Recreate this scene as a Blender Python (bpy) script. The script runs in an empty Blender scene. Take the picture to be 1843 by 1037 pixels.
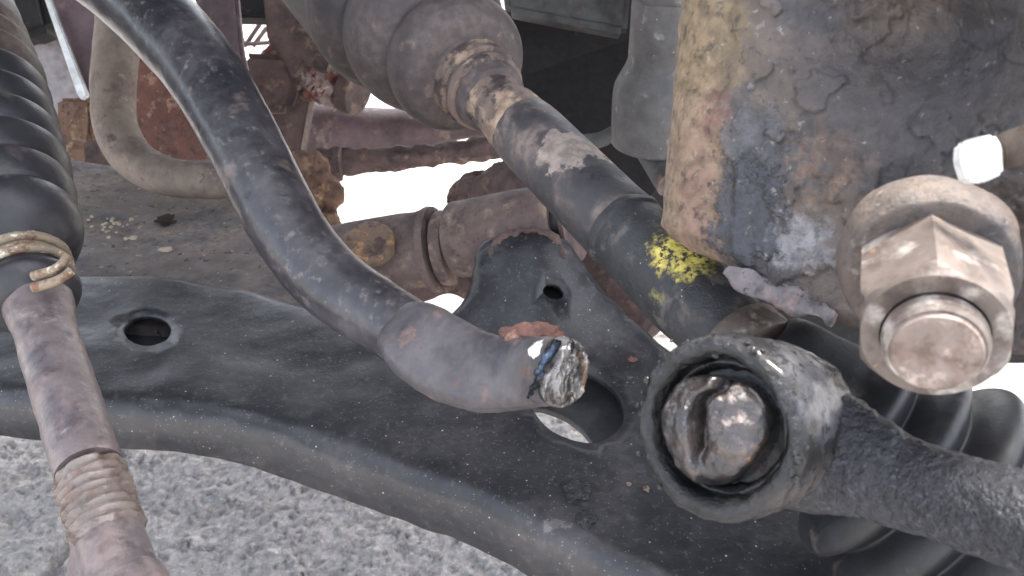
import bpy, bmesh, math, random
from mathutils import Vector, noise, geometry
random.seed(7)
PI = math.pi
S = bpy.context.scene
COL = S.collection

# ------------------------------------------------------------------ camera
CAM = Vector((0.0, 0.0, 0.5)); PITCH = math.radians(30.0); FPX = 1596.0
FW = Vector((0, math.cos(PITCH), -math.sin(PITCH)))
RT = Vector((1, 0, 0)); UP = Vector((0, math.sin(PITCH), math.cos(PITCH)))
cd = bpy.data.cameras.new('camera'); cam = bpy.data.objects.new('camera', cd); COL.objects.link(cam)
cam.location = CAM; cam.rotation_euler = (PI/2 - PITCH, 0, 0)
cd.sensor_width = 36.0; cd.lens = 36.0*FPX/1843.0; cd.clip_start = 0.005; cd.clip_end = 200.0
cd.dof.use_dof = True; cd.dof.focus_distance = 0.285; cd.dof.aperture_fstop = 38.0
S.camera = cam

# ------------------------------------------------------------------ daylight
SUN_EL, SUN_AZ = math.radians(60), math.radians(35)      # azimuth clockwise from +Y: beyond the car, to the right
w = bpy.data.worlds.new('World'); S.world = w; w.use_nodes = True
nt = w.node_tree
sky = nt.nodes.new('ShaderNodeTexSky'); sky.sky_type = 'NISHITA'; sky.sun_disc = False
sky.sun_elevation = SUN_EL; sky.sun_rotation = SUN_AZ; sky.dust_density = 4.0; sky.ozone_density = 0.6; sky.air_density = 0.8
bg = nt.nodes['Background']; bg.inputs['Strength'].default_value = 0.15
hs = nt.nodes.new('ShaderNodeHueSaturation'); hs.inputs['Saturation'].default_value = 0.45      # thin even cloud greys the blue
nt.links.new(sky.outputs[0], hs.inputs['Color']); nt.links.new(hs.outputs[0], bg.inputs['Color'])
sl = bpy.data.lights.new('sun', 'SUN'); sl.energy = 1.5; sl.angle = math.radians(10.0); sl.color = (1.0, 0.96, 0.9)
so = bpy.data.objects.new('sun', sl); COL.objects.link(so)
sd = Vector((math.sin(SUN_AZ)*math.cos(SUN_EL), math.cos(SUN_AZ)*math.cos(SUN_EL), math.sin(SUN_EL)))
so.rotation_euler = (-sd).to_track_quat('-Z', 'Y').to_euler()
vs = S.view_settings; vs.view_transform = 'Standard'; vs.look = 'None'; vs.gamma = 1.0; vs.exposure = 2.6
vs.use_curve_mapping = False

# ------------------------------------------------------------------ helpers
def P(px, py, d):
    "point of the place seen at photo pixel (px, py), d metres deep"
    return CAM + d*(FW + RT*((px-921.5)/FPX) - UP*((py-518.5)/FPX))
def PX(n, d): return n*d/FPX                       # pixels at a depth -> metres
def srgb(r, g, b):
    f = lambda c: (c/255/12.92) if c/255 <= .04045 else ((c/255+.055)/1.055)**2.4
    return (f(r), f(g), f(b))
def sst(a, b, x):
    t = min(1, max(0, (x-a)/(b-a))); return t*t*(3-2*t)
def lerp(a, b, t): return a+(b-a)*t
def fbm(p, o=4): return noise.fractal(p, 1.0, 2.0, o)

def catmull(pts, n):
    "resample control tuples with a Catmull-Rom spline, n steps per span"
    out = []
    m = len(pts)
    for i in range(m-1):
        p0 = pts[max(i-1, 0)]; p1 = pts[i]; p2 = pts[i+1]; p3 = pts[min(i+2, m-1)]
        for k in range(n):
            t = k/n
            out.append(tuple(.5*((2*b)+(-a+c)*t+(2*a-5*b+4*c-e)*t*t+(-a+3*b-3*c+e)*t**3) for a, b, c, e in zip(p0, p1, p2, p3)))
    out.append(tuple(pts[-1])); return out

def mesh_obj(name, verts, faces, m, parent=None, smooth=True):
    me = bpy.data.meshes.new(name); me.from_pydata([tuple(v) for v in verts], [], faces)
    bm = bmesh.new(); bm.from_mesh(me); bmesh.ops.recalc_face_normals(bm, faces=bm.faces); bm.to_mesh(me); bm.free()
    if smooth: me.polygons.foreach_set('use_smooth', [True]*len(me.polygons))
    me.materials.append(m)
    o = bpy.data.objects.new(name, me); COL.objects.link(o)
    if parent: o.parent = parent
    return o

def lump(o, *octs, mask=None):
    "rough the surface: (frequency 1/m, height m) along the normals"
    me = o.data; nn = [v.normal.copy() for v in me.vertices]
    for v, n in zip(me.vertices, nn):
        h = 0
        for f, a in octs: h += a*fbm(v.co*f, 3)
        if mask: h *= mask(v.co)
        v.co += n*h
    me.update(); return o

def thing(name, label, cat, group=None):
    o = bpy.data.objects.new(name, None); COL.objects.link(o); o.empty_display_size = .02
    o['label'] = label; o['category'] = cat
    if group: o['group'] = group
    return o
def tag(o, label, cat, group=None):
    o['label'] = label; o['category'] = cat
    if group: o['group'] = group
    return o

def set_origin_base(root):
    "put the Empty at the base of its parts, the parts stay where they are"
    lo = None; n = 0; c = Vector()
    for ch in root.children:
        if ch.type != 'MESH': continue
        for v in ch.data.vertices:
            c += v.co; n += 1
            lo = v.co.z if lo is None else min(lo, v.co.z)
    c /= n; c.z = lo; root.location = c
    for ch in root.children: ch.location = ch.location - c

def sweep(name, pts, m, parent=None, n=10, seg=40, power=2.0, caps=True, thick=1.0, tilt=0.0):
    """tube along control points (px, py, depth, half width in px[, half thickness in px])"""
    full = [(p+(p[3]*thick,)) if len(p) == 4 else p for p in pts]
    sm = catmull(full, n)
    ctr = [P(p[0], p[1], p[2]) for p in sm]
    V, F = [], []
    N = len(ctr)
    for i, c in enumerate(ctr):
        T = (ctr[min(i+1, N-1)]-ctr[max(i-1, 0)]).normalized()
        view = (c-CAM).normalized()
        B = view.cross(T).normalized(); Nn = T.cross(B).normalized()
        if tilt: B, Nn = B*math.cos(tilt)+Nn*math.sin(tilt), Nn*math.cos(tilt)-B*math.sin(tilt)
        a = PX(sm[i][3], sm[i][2]); b = PX(sm[i][4], sm[i][2])
        for k in range(seg):
            th = 2*PI*k/seg; cs, sn = math.cos(th), math.sin(th)
            e = 2.0/power
            V.append(c + B*(a*math.copysign(abs(cs)**e, cs)) + Nn*(b*math.copysign(abs(sn)**e, sn)))
    for i in range(N-1):
        for k in range(seg):
            a = i*seg+k; b = i*seg+(k+1) % seg
            F.append((a, b, b+seg, a+seg))
    if caps:
        for i0 in (0, (N-1)*seg):
            ci = len(V); V.append(ctr[0] if i0 == 0 else ctr[-1])
            for k in range(seg): F.append((i0+k, i0+(k+1) % seg, ci))
    o = mesh_obj(name, V, F, m, parent)
    if caps: sharp(o)
    return o

def sharp(o, ang=50):
    me = o.data
    bm = bmesh.new(); bm.from_mesh(me)
    for e in bm.edges:
        if len(e.link_faces) == 2 and e.calc_face_angle(0) > math.radians(ang): e.smooth = False
    bm.to_mesh(me); bm.free(); return o

def frame_of(ax):
    ax = ax.normalized(); h = Vector((0, 0, 1)) if abs(ax.z) < .9 else Vector((0, 1, 0))
    u = h.cross(ax).normalized(); return u, ax.cross(u).normalized(), ax

def lathe(name, A, ax, prof, m, parent=None, seg=64, wob=None, sharp_ang=40, closed=False, shape=None):
    """turn the profile (distance along axis, radius) about the axis through A"""
    u, v, ax = frame_of(ax)
    V, F = [], []
    n = len(prof)
    for (s, r) in prof:
        for k in range(seg):
            th = 2*PI*k/seg
            rr = r*(shape(th) if shape else 1); ss = s
            if wob: dr, ds = wob(s, th); rr += dr; ss += ds
            V.append(A+ax*ss+(u*math.cos(th)+v*math.sin(th))*rr)
    for i in range(n-1 if not closed else n):
        j = (i+1) % n
        for k in range(seg):
            k2 = (k+1) % seg
            F.append((i*seg+k, i*seg+k2, j*seg+k2, j*seg+k))
    if not closed:
        for i in (0, n-1):
            if prof[i][1] > 1e-6:
                ci = len(V); V.append(A+ax*prof[i][0])
                for k in range(seg): F.append((i*seg+k, i*seg+(k+1) % seg, ci))
    o = mesh_obj(name, V, F, m, parent)
    return sharp(o, sharp_ang)

def smooth_prof(pts, n=6): return catmull([tuple(p) for p in pts], n)

def on_z(px, py, zf):
    "where the line of sight through a pixel meets the height field zf(x, y)"
    a, b = .05, 1.5
    for _ in range(50):
        mid = (a+b)/2; q = P(px, py, mid)
        if q.z > zf(q.x, q.y): a = mid
        else: b = mid
    return P(px, py, (a+b)/2)

def fill(loops, zfun, step, shrink=.004):
    co = []; ed = []
    for lp in loops:
        s = len(co); co += [Vector((p.x, p.y)) for p in lp]
        ed += [(s+i, s+(i+1) % len(lp)) for i in range(len(lp))]
    def inside(x, y, lp):
        c = False; n = len(lp); j = n-1
        for i in range(n):
            a, b = lp[i], lp[j]
            if (a.y > y) != (b.y > y) and x < (b.x-a.x)*(y-a.y)/(b.y-a.y)+a.x: c = not c
            j = i
        return c
    xs = [p.x for p in loops[0]]; ys = [p.y for p in loops[0]]
    nb = co[:]
    y = min(ys)
    while y < max(ys):
        x = min(xs)
        while x < max(xs):
            q = Vector((x+random.uniform(-.2, .2)*step, y+random.uniform(-.2, .2)*step))
            if inside(q.x, q.y, loops[0]) and not any(inside(q.x, q.y, h) for h in loops[1:]) and min((q-c).length_squared for c in nb) > (step*.5)**2:
                co.append(q)
            x += step
        y += step
    vo, eo, fo, *_ = geometry.delaunay_2d_cdt(co, ed, [], 0, 1e-7)
    keep = []
    for f in fo:
        c = sum((vo[i] for i in f), Vector((0, 0)))/len(f)
        if inside(c.x, c.y, loops[0]) and not any(inside(c.x, c.y, h) for h in loops[1:]): keep.append(tuple(f))
    return [Vector((v.x, v.y, zfun(v.x, v.y))) for v in vo], keep

# ------------------------------------------------------------------ materials
def mat(name, base, rough=.6, metal=0.0, layers=(), bumps=(), spec=.5, coat=0.0):
    m = bpy.data.materials.new(name); m.use_nodes = True
    t = m.node_tree; N = t.nodes; L = t.links
    bs = N['Principled BSDF']
    bs.inputs['Specular IOR Level'].default_value = spec
    bs.inputs['Coat Weight'].default_value = coat; bs.inputs['Coat Roughness'].default_value = .12
    tc = N.new('ShaderNodeTexCoord').outputs['Object']
    def rgb(c):
        x = N.new('ShaderNodeRGB'); x.outputs[0].default_value = (*c, 1); return x.outputs[0]
    def val(v):
        x = N.new('ShaderNodeValue'); x.outputs[0].default_value = v; return x.outputs[0]
    def mr(src, a, b, o0=0.0, o1=1.0):
        x = N.new('ShaderNodeMapRange'); x.interpolation_type = 'SMOOTHSTEP'
        x.inputs['From Min'].default_value = a; x.inputs['From Max'].default_value = b
        x.inputs['To Min'].default_value = o0; x.inputs['To Max'].default_value = o1
        L.new(src, x.inputs['Value']); return x.outputs[0]
    def ma(op, a, b):
        x = N.new('ShaderNodeMath'); x.operation = op
        for i, q in enumerate((a, b)):
            if isinstance(q, (int, float)): x.inputs[i].default_value = q
            else: L.new(q, x.inputs[i])
        return x.outputs[0]
    def nz(scale, det=6.0, ro=.6, off=0.0, st=None):
        x = N.new('ShaderNodeTexNoise'); x.inputs['Scale'].default_value = scale
        x.inputs['Detail'].default_value = det; x.inputs['Roughness'].default_value = ro
        v = N.new('ShaderNodeMapping'); v.inputs['Location'].default_value = (off, off*.7, -off)
        if st: v.inputs['Scale'].default_value = st
        L.new(tc, v.inputs[0]); L.new(v.outputs[0], x.inputs['Vector']); return x.outputs['Fac']
    col, rg, mt = rgb(base), val(rough), val(metal)
    # overall mottling so that no surface is one flat tone
    mot = N.new('ShaderNodeMix'); mot.data_type = 'RGBA'; mot.blend_type = 'MULTIPLY'; mot.inputs['Factor'].default_value = 1.0
    L.new(col, mot.inputs['A'])
    g = N.new('ShaderNodeCombineColor'); f = mr(nz(90, 5, .65, 3.3), .3, .7, .78, 1.18)
    for i in range(3): L.new(f, g.inputs[i])
    L.new(g.outputs[0], mot.inputs['B']); col = mot.outputs['Result']
    vn = nz(260, 4, .6, 2.1); rg = ma('ADD', rg, mr(vn, .3, .7, -.06, .06)); vn = mr(vn, .35, .65)
    hts = []
    for i, ly in enumerate(layers):
        off = 1.7*i+.31
        kind = ly.get('k', 'noise')
        if kind == 'noise':
            t0, wd = ly.get('t', .55), ly.get('w', .04)
            fac = mr(nz(ly.get('s', 100), ly.get('det', 5), ly.get('ro', .62), off, ly.get('st')), t0-wd, t0+wd)
        elif kind == 'dots':
            x = N.new('ShaderNodeTexVoronoi'); x.inputs['Scale'].default_value = ly['s']; L.new(tc, x.inputs['Vector'])
            big = mr(x.outputs['Distance'], ly.get('t', .12), ly.get('t', .12)*.5)
            sep = N.new('ShaderNodeSeparateColor'); L.new(x.outputs['Color'], sep.inputs[0])
            fac = ma('MULTIPLY', big, mr(sep.outputs[0], ly.get('p', .6), ly.get('p', .6)+.02))
        else:                                            # one mark with a ragged outline
            sub = N.new('ShaderNodeVectorMath'); sub.operation = 'SUBTRACT'; L.new(tc, sub.inputs[0]); sub.inputs[1].default_value = ly['at']
            mul = N.new('ShaderNodeVectorMath'); mul.operation = 'MULTIPLY'; L.new(sub.outputs[0], mul.inputs[0]); mul.inputs[1].default_value = ly.get('st', (1, 1, 1))
            ln = N.new('ShaderNodeVectorMath'); ln.operation = 'LENGTH'; L.new(mul.outputs[0], ln.inputs[0])
            R = ly['rad']
            ds = ma('ADD', ln.outputs['Value'], ma('MULTIPLY', ma('SUBTRACT', nz(ly.get('s', 150), 4, .65, off), .5), R*ly.get('rag', 2.0)))
            fac = mr(ds, R, R*(1-ly.get('soft', .15)))
            if 'pit' in ly: fac = ma('MULTIPLY', fac, mr(nz(ly['pit'], 4, .6, off+5), .40, .52))
        if ly.get('a', 1) < 1: fac = ma('MULTIPLY', fac, ly['a'])
        mx = N.new('ShaderNodeMix'); mx.data_type = 'RGBA'; L.new(fac, mx.inputs['Factor']); L.new(col, mx.inputs['A'])
        c2 = N.new('ShaderNodeMix'); c2.data_type = 'RGBA'
        L.new(vn, c2.inputs['Factor'])
        c = ly['c']; c2.inputs['A'].default_value = (*[q*.72 for q in c], 1); c2.inputs['B'].default_value = (*[min(1, q*1.25) for q in c], 1)
        L.new(c2.outputs['Result'], mx.inputs['B']); col = mx.outputs['Result']
        for key, cur in (('r', 'rg'), ('m', 'mt')):
            if key in ly:
                x = N.new('ShaderNodeMix'); L.new(fac, x.inputs['Factor']); x.inputs[3].default_value = ly[key]
                L.new(rg if cur == 'rg' else mt, x.inputs[2])
                if cur == 'rg': rg = x.outputs[0]
                else: mt = x.outputs[0]
        if 'h' in ly: hts.append((fac, ly['h']))
    rg = ma('MINIMUM', ma('MAXIMUM', rg, rough-.07), rough+.2)
    L.new(col, bs.inputs['Base Color']); L.new(rg, bs.inputs['Roughness']); L.new(mt, bs.inputs['Metallic'])
    prev = None
    for src, d in [(nz(b[0], b[2] if len(b) > 2 else 5, .65, 4.4), b[1]) for b in bumps]+hts:
        b = N.new('ShaderNodeBump'); b.inputs['Strength'].default_value = 1.0; b.inputs['Distance'].default_value = d
        L.new(src, b.inputs['Height'])
        if prev: L.new(prev, b.inputs['Normal'])
        prev = b.outputs[0]
    if prev: L.new(prev, bs.inputs['Normal'])
    return m

RUST = srgb(122, 90, 76); RUST_D = srgb(92, 68, 60); RUST_O = srgb(140, 102, 76); TAN = srgb(160, 135, 105); DUST = srgb(150, 135, 122)
M = {}
M['asphalt'] = mat('asphalt', srgb(164, 160, 156), .9, layers=[
    dict(c=srgb(186, 182, 178), s=300, t=.54, w=.1, a=.7), dict(c=srgb(92, 90, 92), s=60, t=.62, w=.06, a=.35),
    ],
    bumps=[(600, .0018, 5), (1700, .0005)], spec=.3)
M['arm'] = mat('black_chassis_paint', srgb(44, 44, 47), .38, layers=[
    dict(c=srgb(80, 77, 77), s=28, t=.56, w=.14, a=.55, r=.45), dict(c=srgb(92, 86, 82), s=420, t=.62, w=.06, a=.5, r=.42),
    dict(k='spot', at=tuple(P(180, 772, .30)), rad=.011, c=srgb(110, 104, 100), r=.75, rag=1.3, s=160, a=.9),
    dict(k='spot', at=tuple(P(60, 760, .30)), rad=.026, st=(.7, 1, 2.2), c=srgb(100, 95, 93), r=.8, rag=1.0, s=120, a=.8),
    dict(k='spot', at=tuple(P(890, 896, .272)), rad=.0042, st=(.5, 1, 1), c=srgb(112, 98, 96), r=.7, rag=1.1, s=300, a=.8),
    dict(k='spot', at=tuple(P(985, 938, .266)), rad=.0034, st=(.5, 1.2, 1), c=srgb(118, 112, 110), r=.6, rag=1.4, s=300, a=.6),
    dict(k='spot', at=tuple(P(950, 372, .38)), rad=.018, c=srgb(98, 82, 77), r=.85, rag=1.1, s=160, a=.9),
    dict(k='dots', s=420, t=.16, p=.86, c=srgb(190, 185, 180), r=.9, a=.85), dict(k='dots', s=1000, t=.24, p=.8, c=srgb(150, 146, 144), a=.6)],
    bumps=[(700, .00010, 3), (60, .0004, 2)], spec=.6)
M['armlow'] = mat('dull_grey_primer', srgb(88, 90, 92), .6, layers=[dict(c=srgb(70, 62, 58), s=40, t=.55, w=.1, a=.6)], bumps=[(500, .0002)])
M['bar'] = mat('scuffed_black_steel', srgb(40, 39, 43), .33, layers=[
    dict(c=srgb(88, 84, 86), s=30, t=.55, w=.16, a=.65, r=.42), dict(c=srgb(130, 122, 118), s=300, t=.63, w=.08, a=.4, r=.42),
    dict(c=srgb(112, 98, 90), s=70, t=.66, w=.06, a=.5, r=.45),
    dict(k='spot', at=tuple(P(384, 215, .31)), rad=.0045, st=(1.8, .8, .8), c=srgb(150, 142, 130), r=.8, rag=1.6, s=300)],
    bumps=[(500, .00010, 2)], spec=.65)
M['paddle'] = mat('worn_forged_steel', srgb(88, 84, 85), .44, .2, layers=[
    dict(c=srgb(62, 60, 66), s=55, t=.53, w=.1, a=.8, r=.4), dict(c=srgb(112, 94, 88), s=110, t=.60, w=.05, a=.75, r=.75),
    dict(c=srgb(104, 76, 66), s=240, t=.67, w=.03, a=.9, r=.9),
    dict(k='spot', at=tuple(P(955, 628, .214)), rad=.0028, st=(.45, 1, 1.3), c=srgb(225, 220, 212), r=.6, rag=1.2, s=500)],
    bumps=[(1100, .00012), (160, .0004, 3)])
M['break'] = mat('fresh_fracture_steel', srgb(132, 128, 125), .3, .7, layers=[
    dict(c=srgb(44, 41, 42), s=190, st=(1.4, 1.4, .25), t=.53, w=.06, r=.4, m=.4), dict(c=srgb(150, 124, 98), s=130, st=(1.3, 1.3, .3), t=.62, w=.05, r=.5, m=.5, a=.7),
    dict(c=srgb(215, 212, 210), s=260, st=(1.5, 1.5, .25), t=.62, w=.04, r=.3)], bumps=[(500, .0003), (1400, .0002)])
M['bluelip'] = mat('blue_highlight_steel', srgb(74, 88, 106), .22, .8, layers=[dict(c=srgb(30, 30, 34), s=300, t=.52, w=.06)], bumps=[(700, .0004)])  # bluish highlight on the torn edge, put into the base colour
M['shaft'] = mat('dusty_axle_steel', srgb(66, 64, 66), .5, layers=[
    dict(c=srgb(138, 122, 112), s=34, t=.57, w=.08, a=.7, r=.85), dict(c=srgb(56, 54, 56), s=70, t=.6, w=.05, a=.7),
    dict(k='spot', at=tuple(P(1040, 262, .30)-FW*.012), rad=.012, st=(.6, 1, 1), c=srgb(165, 150, 138), r=.9, rag=1.6, s=140, a=.7),
    dict(k='spot', at=tuple(P(1082, 308, .295)-FW*.012), rad=.0075, c=srgb(52, 52, 55), r=.6, rag=2, s=300, a=.9),
    dict(k='dots', s=520, t=.14, p=.86, c=srgb(185, 180, 176), r=.9, a=.8)], bumps=[(800, .0001), (200, .0002)])
M['shaftrust'] = mat('rusty_axle_end', srgb(120, 104, 94), .75, layers=[
    dict(c=srgb(72, 62, 58), s=120, t=.52, w=.05, r=.7), dict(c=srgb(165, 142, 120), s=70, t=.57, w=.06), dict(c=RUST, s=150, t=.63, w=.04)], bumps=[(500, .0006), (150, .0006)])
M['shaftband'] = mat('painted_axle_collar', srgb(58, 58, 60), .5, layers=[
    dict(c=srgb(105, 98, 92), s=120, t=.6, w=.06, a=.7, r=.8),
    dict(k='spot', at=tuple(P(1228, 455, .25)), rad=.0092, st=(.75, .8, 1.2), c=srgb(232, 212, 108), r=.75, rag=1.3, s=320, pit=520, soft=.5, a=.95),
    dict(k='spot', at=tuple(P(1190, 535, .25)), rad=.0036, st=(.6, 1, 1.3), c=srgb(150, 142, 80), r=.8, rag=1.8, s=400, pit=700, soft=.6, a=.6),
    dict(k='dots', s=620, t=.16, p=.85, c=srgb(190, 185, 176), r=.9)], bumps=[(500, .0004), (1200, .0002)])
M['boot'] = mat('dusty_boot_rubber', srgb(62, 57, 57), .62, layers=[
    dict(c=srgb(104, 92, 88), s=22, t=.52, w=.12, a=.6, r=.8), dict(c=srgb(128, 110, 98), s=140, t=.62, w=.06, a=.5, r=.9)], bumps=[(900, .0001)])
M['bootblack'] = mat('black_boot_rubber', srgb(32, 33, 36), .5, layers=[
    dict(c=srgb(46, 46, 50), s=26, t=.54, w=.12, a=.6, r=.5), dict(c=srgb(84, 76, 72), s=80, t=.64, w=.05, a=.55, r=.85)], bumps=[(900, .0001)])
M['bootbrown'] = mat('dusty_bellows_rubber', srgb(48, 47, 50), .40, layers=[
    dict(k='spot', at=tuple(P(40, 10, .37)), rad=.036, c=srgb(110, 94, 84), r=.8, rag=1.1, s=40, a=.8, soft=.7),
    dict(c=srgb(100, 90, 84), s=60, t=.62, w=.08, a=.55, r=.8)], bumps=[(900, .0001)])
M['rod'] = mat('rusty_tie_rod_steel', srgb(118, 108, 107), .4, .25, layers=[
    dict(c=srgb(124, 109, 105), s=45, t=.54, w=.10, a=.7, r=.5), dict(c=srgb(80, 74, 78), s=80, t=.56, w=.08, a=.7),
    dict(c=srgb(150, 140, 134), s=130, t=.63, w=.06, a=.6), dict(c=srgb(124, 96, 80), s=260, t=.68, w=.03, a=.6)], bumps=[(600, .0002, 3), (140, .0002)])
M['thread'] = mat('dirty_thread_steel', srgb(130, 119, 112), .45, .3, layers=[
    dict(c=srgb(108, 92, 84), s=120, t=.55, w=.08, r=.7), dict(c=srgb(95, 84, 80), s=320, t=.61, w=.05, a=.7)], bumps=[(700, .0002)])
M['clamp'] = mat('corroded_zinc_clamp', srgb(140, 126, 106), .6, .2, layers=[
    dict(c=srgb(122, 90, 70), s=140, t=.56, w=.05, r=.85), dict(c=srgb(200, 190, 172), s=260, t=.6, w=.05)], bumps=[(700, .0005)])
M['rust'] = mat('pinkish_brown_rust', srgb(98, 80, 76), .8, layers=[
    dict(c=srgb(76, 62, 60), s=50, t=.54, w=.07), dict(c=srgb(126, 102, 88), s=80, t=.61, w=.06), dict(c=srgb(82, 66, 62), s=300, t=.63, w=.04, a=.7)],
    bumps=[(500, .0005), (150, .0006)])
M['rustpale'] = mat('lit_brown_rust', srgb(116, 99, 93), .78, layers=[  # the rust again, lighter, to paint in light on sleeve and bracket
    dict(c=srgb(92, 78, 75), s=50, t=.54, w=.08), dict(c=srgb(142, 122, 108), s=90, t=.6, w=.06), dict(c=srgb(82, 66, 62), s=300, t=.63, w=.04, a=.6)], bumps=[(500, .0005), (150, .0005)])
M['bolthead'] = mat('rust_speckled_bolt_head', srgb(118, 98, 82), .75, layers=[dict(c=srgb(150, 118, 84), s=200, t=.56, w=.06), dict(c=srgb(84, 68, 62), s=140, t=.56, w=.06)], bumps=[(600, .0005)])
M['rustorange'] = mat('orange_flaking_rust', srgb(116, 90, 74), .9, layers=[
    dict(c=srgb(100, 78, 66), s=90, t=.53, w=.05), dict(c=srgb(150, 126, 100), s=120, t=.6, w=.05), dict(c=srgb(80, 62, 56), s=240, t=.63, w=.04)],
    bumps=[(420, .0010), (130, .0008)])
M['rustred'] = mat('red_primer_rust', srgb(120, 82, 70), .85, layers=[
    dict(c=srgb(106, 76, 68), s=60, t=.52, w=.06), dict(c=srgb(160, 124, 106), s=110, t=.61, w=.05), dict(c=srgb(90, 68, 62), s=220, t=.62, w=.04)],
    bumps=[(400, .0006)])
M['deck'] = mat('dusty_subframe_sheet', srgb(128, 119, 113), .8, layers=[
    dict(c=srgb(140, 127, 117), s=16, t=.52, w=.1, a=.8), dict(c=srgb(100, 97, 98), s=28, t=.57, w=.08, a=.8),
    dict(c=srgb(178, 158, 132), s=190, t=.66, w=.03, a=.8), dict(k='dots', s=260, t=.2, p=.87, c=srgb(186, 172, 150), a=.9), dict(c=srgb(70, 62, 60), s=240, t=.64, w=.04)],
    bumps=[(420, .0004), (90, .0008, 3)])
M['pipe'] = mat('dusty_tan_pipe', srgb(138, 124, 112), .75, layers=[
    dict(c=srgb(116, 102, 94), s=60, t=.55, w=.08, a=.8), dict(c=srgb(92, 80, 76), s=110, t=.66, w=.03, a=.8), dict(c=srgb(168, 152, 134), s=130, t=.62, w=.06, a=.6)],
    bumps=[(700, .0002)])
M['exhaust'] = mat('purple_brown_exhaust', srgb(106, 88, 91), .6, .15, layers=[
    dict(c=srgb(84, 68, 70), s=22, t=.52, w=.1, a=.7), dict(c=srgb(150, 128, 122), s=60, t=.6, w=.06, a=.6), dict(c=RUST, s=90, t=.66, w=.04)], bumps=[(400, .0004)])
M['dark'] = mat('black_panel', srgb(34, 32, 32), .85, layers=[dict(c=srgb(46, 42, 40), s=14, t=.55, w=.1), dict(c=srgb(66, 60, 56), s=70, t=.66, w=.04, a=.7)], bumps=[(200, .0006)])
M['darkgrey'] = mat('grey_sheet_metal', srgb(92, 92, 90), .7, layers=[dict(c=srgb(62, 60, 60), s=26, t=.55, w=.1), dict(c=srgb(116, 92, 84), s=50, t=.64, w=.04)], bumps=[(200, .0005)])
M['damper'] = mat('grey_dust_tube', srgb(98, 96, 95), .62, layers=[
    dict(c=srgb(82, 79, 78), s=40, t=.55, w=.1, a=.7), dict(c=srgb(160, 156, 152), s=110, t=.65, w=.05, a=.6), dict(k='dots', s=300, t=.14, p=.85, c=srgb(190, 186, 182), a=.7)], bumps=[(600, .0002)])
kp = lambda x, y: tuple(P(x, y, .205-.05*max(0, (x-1190))/650))
M['knuckle'] = mat('flaking_rusted_casting', srgb(92, 82, 76), .6, layers=[
    dict(c=srgb(112, 98, 84), s=60, t=.56, w=.10, a=.5, r=.8), dict(c=srgb(62, 60, 62), s=55, t=.55, w=.08, r=.45, a=.9),
    dict(k='spot', at=kp(1238, 330), rad=.034, st=(3.4, .6, .6), c=srgb(132, 112, 92), r=.85, rag=.9, s=160, a=.9, soft=.3),
    dict(k='spot', at=kp(1252, 40), rad=.020, st=(1.5, .6, .8), c=srgb(124, 108, 82), r=.85, rag=1.4, s=160, a=.7, soft=.5),
    dict(k='spot', at=kp(1284, 190), rad=.009, st=(1.7, .8, .8), c=srgb(114, 86, 77), r=.8, rag=1.8, s=260, a=.75, soft=.4),
    dict(k='spot', at=kp(1262, 340), rad=.013, st=(2.6, .8, .6), c=srgb(120, 94, 84), r=.8, rag=1.6, s=260, a=.6, soft=.4),
    dict(k='spot', at=kp(1350, 260), rad=.011, st=(1.2, .8, .8), c=srgb(80, 80, 83), r=.45, rag=2.0, s=260, a=.8, h=.0004, soft=.4),
    dict(k='spot', at=kp(1335, 390), rad=.0125, st=(1.25, .8, .8), c=srgb(58, 60, 66), r=.4, rag=1.5, s=260, h=.0006, soft=.3, a=.95),
    dict(k='spot', at=kp(1430, 440), rad=.0090, st=(.9, .8, 1.1), c=srgb(126, 125, 128), r=.4, rag=1.9, s=300, h=.0003, soft=.5, a=.8),
    dict(k='spot', at=kp(1480, 280), rad=.012, c=srgb(122, 98, 80), r=.8, rag=2.4, s=260, a=.75, soft=.6),
    dict(k='spot', at=kp(1640, 110), rad=.036, st=(.8, 1, .9), c=srgb(52, 51, 53), r=.6, rag=.7, s=60, a=.85, soft=.7),  # fender shade on the upper right, painted into the colour
    dict(k='spot', at=kp(1228, 420), rad=.0026, c=srgb(98, 62, 52), r=.8, rag=1.3, s=300, h=.0004),
    dict(c=srgb(44, 41, 41), s=420, t=.60, w=.08, a=.6), dict(c=srgb(150, 141, 132), s=420, t=.66, w=.04, a=.5)],
    bumps=[(700, .0005, 5), (190, .0003, 4)])
M['nut'] = mat('pale_worn_nut_steel', srgb(104, 94, 87), .5, .15, layers=[
    dict(c=srgb(84, 72, 65), s=120, t=.54, w=.08, r=.7, m=.1), dict(c=srgb(160, 152, 144), s=90, t=.61, w=.08, r=.45), dict(c=srgb(150, 122, 90), s=260, t=.67, w=.04)], bumps=[(600, .0002)])
M['boltend'] = mat('rusty_bolt_end', srgb(132, 118, 110), .6, .1, layers=[
    dict(c=srgb(112, 94, 84), s=180, t=.54, w=.08), dict(c=srgb(160, 144, 132), s=240, t=.6, w=.06)], bumps=[(700, .0002)])
M['bright'] = mat('bright_bare_lit_steel', srgb(225, 226, 222), .35, .2, layers=[dict(c=srgb(180, 182, 150), s=120, t=.64, w=.05)], bumps=[(500, .0001)])  # pale edge metal; on the clip end its paleness stands for light
M['grease'] = mat('wet_black_grease', srgb(26, 26, 28), .2, layers=[
    dict(c=srgb(60, 58, 60), s=260, t=.6, w=.06, r=.3), dict(c=srgb(110, 88, 72), s=150, t=.70, w=.03, r=.5)], bumps=[(600, .0012, 4), (1500, .0005)], coat=.6)
hc = P(1480, 690, .16)
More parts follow.
